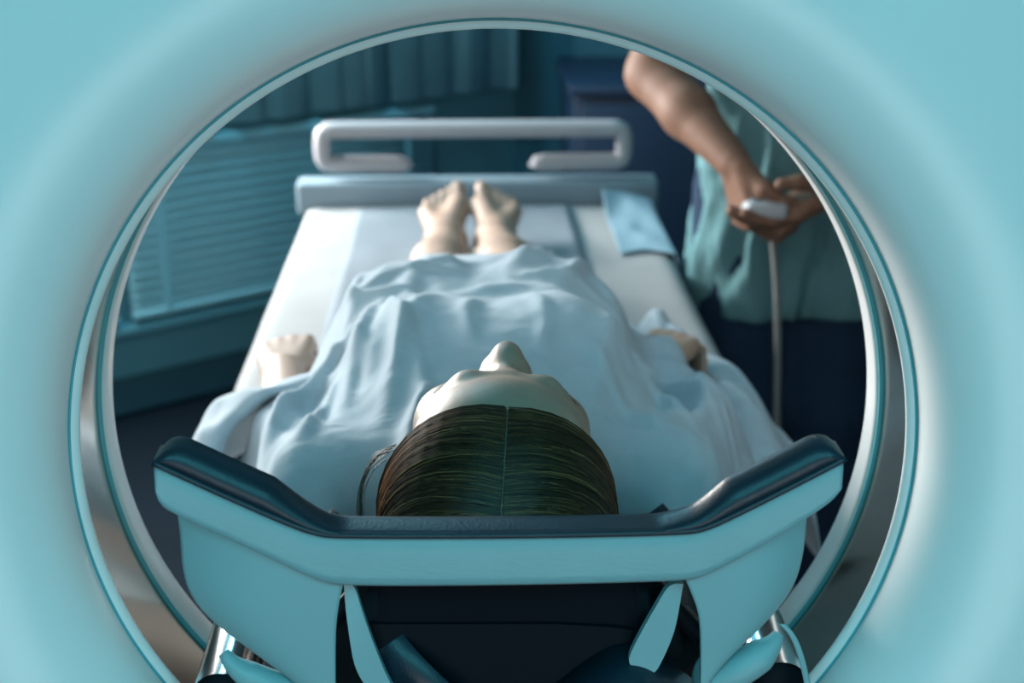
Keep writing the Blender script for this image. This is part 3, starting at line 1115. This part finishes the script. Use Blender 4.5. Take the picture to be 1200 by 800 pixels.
plate('support_arm', [(a, b + 13) for a, b in [(123.9, 235.3), (122.1, 218.2), (119.7, 198.1), (113.5, 177.7), (105.3, 158.7), (92.2, 166.4), (85.7, 172.5), (93.9, 193.5), (105.7, 218.5), (113.9, 235.5)]], .838, .006, M['holder_shell'], holder)
plate('support_arm', [(a, b + 13) for a, b in [(-114.0, 240.0), (-113.6, 219.6), (-112.0, 198.0), (-109.3, 171.0), (-99.9, 152.3), (-91.4, 140.9), (-78.5, 145.1), (-86.8, 164.6), (-94.8, 190.4), (-102.5, 219.3), (-106.6, 239.9)]], .838, .006, M['holder_shell'], holder)
plate('cushion', [(-108.7, 209.8), (-99.9, 179.4), (-81.1, 140.4), (-61.3, 125.8), (-20.7, 121.7), (67.7, 122.8), (94.7, 133.3), (108.8, 161.1), (122.7, 205.2)], .855, .004, M['dark'], holder)
plate('under_tray', [(-125.1, 153.2), (-106.4, 129.8), (-80.0, 135.4), (5.4, 134.9), (84.7, 136.9), (131.0, 139.7), (153.5, 154.5), (157.3, 76.0), (-134.7, 83.5)], .90, .10, M['dark'], holder)

def ribbon(name, path, w, wdir, material, parent, t=.002):
    p = resample(chaikin(path, 3), 40) - np.array([0, .018 if name == 'strap' else 0, 0])
    wd = np.array(wdir, float)
    P_ = np.stack([p - wd * w / 2, p, p + wd * w / 2], 1)
    o = gridobj(name, P_, material, parent)
    solid(o, t, 0)
    return o


ribbon('strap', [(-0.1047, 0.9, 0.9724), (-0.0899, 0.875, 0.9544), (-0.0679, 0.86, 0.9344), (-0.0402, 0.855, 0.9078)], .030, (.80, 0, .6), M['pad'], holder)
ribbon('strap', [(0.0289, 0.85, 0.8985), (0.0598, 0.85, 0.9272), (0.0876, 0.85, 0.9425), (0.1163, 0.85, 0.9259), (0.1492, 0.85, 0.8955)], .050, (0, .9, .43), M['pad'], holder)
# folded vinyl edges peeping out below the side shells
for pth, r in (([(-0.2026, 0.845, 0.9552), (-0.1946, 0.84, 0.9456), (-0.1739, 0.838, 0.9336), (-0.1443, 0.838, 0.9170)], [.004, .010, .012, .010]),
               ([(0.1958, 0.845, 0.9620), (0.1908, 0.84, 0.9553), (0.1758, 0.838, 0.9426), (0.1487, 0.838, 0.9259)], [.004, .012, .013, .010])):
    pp_ = resample(chaikin(pth, 3), 30)
    tube('vinyl_edge', pp_, np.interp(np.linspace(0, 1, 30), np.linspace(0, 1, 4), r), M['holder_shell'], holder, 12)
ribbon('tape', [(0.1976, 0.842, 0.9716), (0.2058, 0.84, 0.9628), (0.2128, 0.838, 0.9446), (0.2190, 0.838, 0.9206), (0.2241, 0.838, 0.8947)], .0045, (1, 0, 0), M['holder_shell'], holder, .001)
# chrome side rails of the table running under the holder
for xc, lab in ((-0.2085, 'chrome tube rail under the head holder, window side'), (0.2019, 'chrome tube rail under the head holder, technician side')):
    zc = 0.9062
    e = empty('table_rail', (xc, .95, zc - .03), lab, 'metal rail', 'chrome rails under the head holder')
    tube('tube', [(xc, .858 + k * .02, zc) for k in range(13)], .0235, M['chrome'], e, 32, False)
    tube('end_rim', [(xc, .8555, zc), (xc, .8585, zc)], .0245, M['chrome'], e, 32, False)
    tube('end_plug', [(xc, .862, zc), (xc, .866, zc)], .0225, M['dark'], e, 32)

# ================================================================== BED
bed = empty('patient_table', (0, 2.0, 0), 'long patient table with white sheet and grey foot rail', 'medical bed')
NYB, NXB = 120, 60
by = np.linspace(.86, 2.84, NYB)
hw = .150 + .215 * sst(by, 1.50, 1.88)
rows = []
ang = np.linspace(0, 1, NXB)
for j, y in enumerate(by):
    w = hw[j]
    zt = np.zeros(NXB)
    x = np.zeros(NXB)
    # side skirt - rounded edge - flat top - rounded edge - side skirt
    sk = .075
    Ls = [sk, .03, 2 * w - .04, .03, sk]
    s = ang * sum(Ls)
    for i, si in enumerate(s):
        tot = sum(Ls)
        m = si if si < tot / 2 else tot - si
        sg = -1 if si < tot / 2 else 1
        if m < sk:
            xx, z = w, BED - .02 - (sk - m)
        elif m < sk + .03:
            a = (m - sk) / .03 * PI / 2
            xx, z = w - .02 * (1 - math.cos(a)), BED - .02 + .02 * math.sin(a)
        else:
            xx, z = w - .02 - (m - sk - .03), BED
        x[i] = sg * xx
        zt[i] = z
    zt = zt + .002 * fbm(x * 8, np.full(NXB, y * 5.0), 3, 4) * (y > 1.5)
    rows.append(np.stack([x, np.full(NXB, y), zt - .0015], -1))
mt = gridobj('sheet', np.array(rows), M['sheet'], bed)
solid(mt, .004, -1)
# mattress body under the sheet
def slab(name, ys_, hw_, z0, z1, inset, material):
    n = len(ys_)
    top_ = [( -h + inset, y, z1) for h, y in zip(hw_, ys_)] + [(h - inset, y, z1) for h, y in zip(hw_[::-1], ys_[::-1])]
    v = top_ + [(a, b, z0) for a, b, c in top_]
    m_ = len(top_)
    f = [tuple(reversed(range(m_))), tuple(range(m_, 2 * m_))] + [(i, (i + 1) % m_, m_ + (i + 1) % m_, m_ + i) for i in range(m_)]
    return obj(name, v, f, material, bed, smooth=False)
slab('mattress', by, hw, .670, BED - .012, .008, M['sheet'])
slab('table_top', by, np.minimum(hw, .33), .640, .669, .02, M['dark'])
box('base_column', (-.20, 1.75, .08), (.20, 2.55, .639), M['dark'], bed, .01)
box('base_plate', (-.30, 1.60, 0), (.30, 2.75, .08), M['dark'], bed, .01)
# foot end: beam and looped rail
box('foot_beam', (-.385, 2.845, .745), (.388, 2.915, .815), M['bed_frame'], bed, .008)
loop = [(-.165, 0), (-.165, .012), (-.172, .016), (-.335, .018), (-.352, .020), (-.358, .034), (-.358, .105), (-.352, .119), (-.335, .123),
        (.318, .123), (.336, .119), (.342, .105), (.342, .036), (.336, .022), (.320, .018), (.150, .018), (.140, .015), (.138, 0)]
lp = resample(chaikin([(a * .92, 2.88, .836 + b * .70) for a, b in loop], 1), 90)
tube('foot_rail', lp, .0185, M['rail'], bed, 14)

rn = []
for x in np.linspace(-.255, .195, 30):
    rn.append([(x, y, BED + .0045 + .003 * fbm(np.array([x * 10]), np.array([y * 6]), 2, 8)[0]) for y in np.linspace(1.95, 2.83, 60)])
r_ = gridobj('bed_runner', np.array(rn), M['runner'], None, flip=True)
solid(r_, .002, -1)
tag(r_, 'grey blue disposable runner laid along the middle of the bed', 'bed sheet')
# folded blue drape at the far corner of the bed
U_, V_ = np.meshgrid(np.linspace(0, 1, 50), np.linspace(0, 1, 50), indexing='ij')
DX = .265 + .155 * U_
DY = 2.46 + .37 * V_ + .02 * np.sin(U_ * 6)
DZ = BED + .012 + .005 * fbm(U_ * 2.5, V_ * 2.5, 2, 31) - .13 * sst(U_, .66, .80) + .03 * sst(V_, .6, 1) * (1 - U_)
dr = gridobj('blue_drape', np.stack([DX, DY, DZ], -1), M['bluecloth'], None)
solid(dr, .003, -1)
tag(dr, 'pale blue drape hanging over the bed corner near the technician', 'drape')

# ================================================================== TECHNICIAN
TX, TY = .575, 2.40
xs = axis_steps([(.20, .66, .0036), (.66, .98, .006)])
ys = axis_steps([(2.00, 2.24, .0036), (2.24, 2.66, .006)])
zs = axis_steps([(.0, .80, .012), (.80, 1.20, .0036), (1.20, 1.80, .005)])
S = SDF(xs, ys, zs)
S.ell((TX, TY + .02, 1.20), (.165, .105, .24), .05)
S.ell((TX, TY + .02, .93), (.155, .105, .16), .05)
for sx in (-1, 1):
    S.cap((TX + sx * .06, TY + .03, 1.41), (TX + sx * .175, TY + .03, 1.385), .05, .056, .04)
    S.cap((TX + sx * .085, TY + .02, .88), (TX + sx * .09, TY + .01, .48), .085, .058, .04)
    S.cap((TX + sx * .09, TY + .01, .48), (TX + sx * .095, TY + .05, .10), .055, .04, .03)
    S.cap((TX + sx * .095, TY + .06, .05), (TX + sx * .105, TY - .10, .035), .04, .03, .03)
ELB = {-1: np.array([.305, 2.395, 1.115]), 1: np.array([.85, 2.395, 1.10])}
WR = {-1: np.array([.412, 2.175, 1.005]), 1: np.array([.585, 2.165, .965])}
for sx in (-1, 1):
    S.cap((TX + sx * .185, TY + .03, 1.385), ELB[sx], .054, .045, .03)
    S.cap(ELB[sx], ELB[sx] * .55 + WR[sx] * .45, .047, .044, .02)
    S.cap(ELB[sx] * .55 + WR[sx] * .45, WR[sx], .044, .028, .02)
build_hand(S, WR[-1], (.22, -.34, -.90), (.92, .25, .2), (.2, -.9, .42), 1.12, fcurl=[(50, 60, 40)] * 4, spread=3, r=1.12,
           thumb=((.75, .55, .25), (.75, .1, .75), (.45, -.05, .9)))
build_hand(S, WR[1], (-.90, -.26, -.36), (-.15, .10, 1), (0, -.95, .3), 1.12, fcurl=[(12, 22, 18)] * 4, spread=3, r=1.12,
           thumb=((.65, .55, .6), (.85, .15, .45), (.9, -.1, .3)))
TH = Frame((TX, TY - .015, 1.575), np.stack([[-1, 0, 0], [0, -.88, -.47], [0, -.47, .88]], 1), 1.05)
S.cap((TX, TY + .03, 1.40), TH((0, -.02, -.05)), .058, .056, .03)
build_head(S, TH)
V, Fc = S.mesh()
V = smooth_mesh(V, Fc, 2, .5)
tech = obj('person', V, Fc, M['skin2'])
tag(tech, 'person in teal scrubs standing beside the bed holding a hand controller', 'person')
# scrub top
S = SDF(axis_steps([(.30, .92, .007)]), axis_steps([(2.16, 2.64, .007)]), axis_steps([(.60, 1.50, .008)]))
S.ell((TX, TY + .02, 1.20), (.182, .125, .25), .05)
S.ell((TX, TY + .02, .95), (.178, .130, .20), .05)
S.cap((TX - .07, TY + .02, .80), (TX - .07, TY + .02, .74), .115, .118, .05)
S.cap((TX + .07, TY + .02, .80), (TX + .07, TY + .02, .74), .115, .118, .05)
for sx in (-1, 1):
    S.cap((TX + sx * .06, TY + .03, 1.39), (TX + sx * .175, TY + .03, 1.385), .06, .068, .04)
    a = np.array([TX + sx * .185, TY + .03, 1.385])
    S.cap(a, a * .55 + ELB[sx] * .45, .068, .066, .03)
S.cap((TX, TY + .03, 1.40), TH((0, -.02, -.06)), .066, .075, .0, True)
V, Fc = S.mesh()
V = smooth_mesh(V, Fc, 3, .5)
c = np.array([TX, TY + .02])
nrm = np.stack([V[:, 0] - c[0], V[:, 1] - c[1], np.zeros(len(V))], -1)
nrm /= np.linalg.norm(nrm, axis=1)[:, None] + 1e-6
an = np.arctan2(nrm[:, 1], nrm[:, 0])
fold = .009 * np.sin(an * 11 + 3 * fbm(an * 2, V[:, 2] * 3, 2, 3)) * sst(-V[:, 2], -1.25, -.8) + .006 * fbm(an * 5, V[:, 2] * 12, 3, 6)
V += nrm * fold[:, None]
V[:, 2] = np.where(V[:, 2] < .70, .685 + .3 * (V[:, 2] - .70), V[:, 2])
obj('scrub_top', V, Fc, M['scrub'], tech)
S = SDF(axis_steps([(.36, .80, .009)]), axis_steps([(2.2, 2.6, .009)]), axis_steps([(.03, 1.0, .012)]))
for sx in (-1, 1):
    S.cap((TX + sx * .080, TY + .02, .90), (TX + sx * .09, TY + .01, .48), .105, .082, .05)
    S.cap((TX + sx * .09, TY + .01, .48), (TX + sx * .095, TY + .05, .12), .082, .070, .03)
V, Fc = S.mesh()
V = smooth_mesh(V, Fc, 2, .5)
V[:, 0] += .006 * fbm(V[:, 0] * 20, V[:, 2] * 9, 2, 5)
obj('trousers', V, Fc, M['trouser'], tech)
for sx in (-1, 1):
    S = SDF(axis_steps([(TX + sx * .1 - .07, TX + sx * .1 + .07, .006)]), axis_steps([(2.2, 2.56, .006)]), axis_steps([(0, .14, .006)]))
    S.cap((TX + sx * .095, TY + .07, .055), (TX + sx * .105, TY - .11, .040), .050, .036, .03)
    S.cap((TX + sx * .095, TY + .07, .032), (TX + sx * .105, TY - .11, .030), .028, .028, .02)
    V, Fc = S.mesh()
    V = smooth_mesh(V, Fc, 2, .5)
    V[:, 2] = np.maximum(V[:, 2], .002)
    obj('shoe', V, Fc, M['shoe'], tech)
# short dark hair of the technician
rows = []
for th in np.linspace(0, 2 * PI, 60, endpoint=False):
    rw = []
    for q in np.linspace(0, 1, 24):
        lim = math.radians(70 + 52 * (1 - math.cos(th - PI / 2)) / 2)
        a = q * lim
        d = np.array([math.sin(a) * math.cos(th), math.sin(a) * math.sin(th), math.cos(a)])
        rw.append(TH(HCN + d * np.array([.080, .101, .091]) * (1.0 if q < .99 else .95)))
    rows.append(rw)
h2 = gridobj('hair', np.array(rows), M['hair2'], tech, closed_u=True)

# hand controller with its cable
hc = empty('hand_controller', (.465, 2.115, .93), 'small grey hand controller with hanging cable held by the technician', 'remote control')
box('body', (.418, 2.085, .930), (.486, 2.215, .958), M['controller'], hc, .009)
for q in range(3):
    box('button', (.428 + q * .018, 2.10, .958), (.440 + q * .018, 2.115, .961), M['bed_frame'], hc, .001)
cp = resample(chaikin([(.475, 2.170, .932), (.482, 2.165, .88), (.492, 2.13, .76), (.500, 2.12, .55), (.515, 2.10, .35), (.535, 2.06, .12), (.57, 1.98, .012), (.70, 1.95, .008)], 3), 60)
tube('cable', cp, .0058, M['cable'], hc, 8)
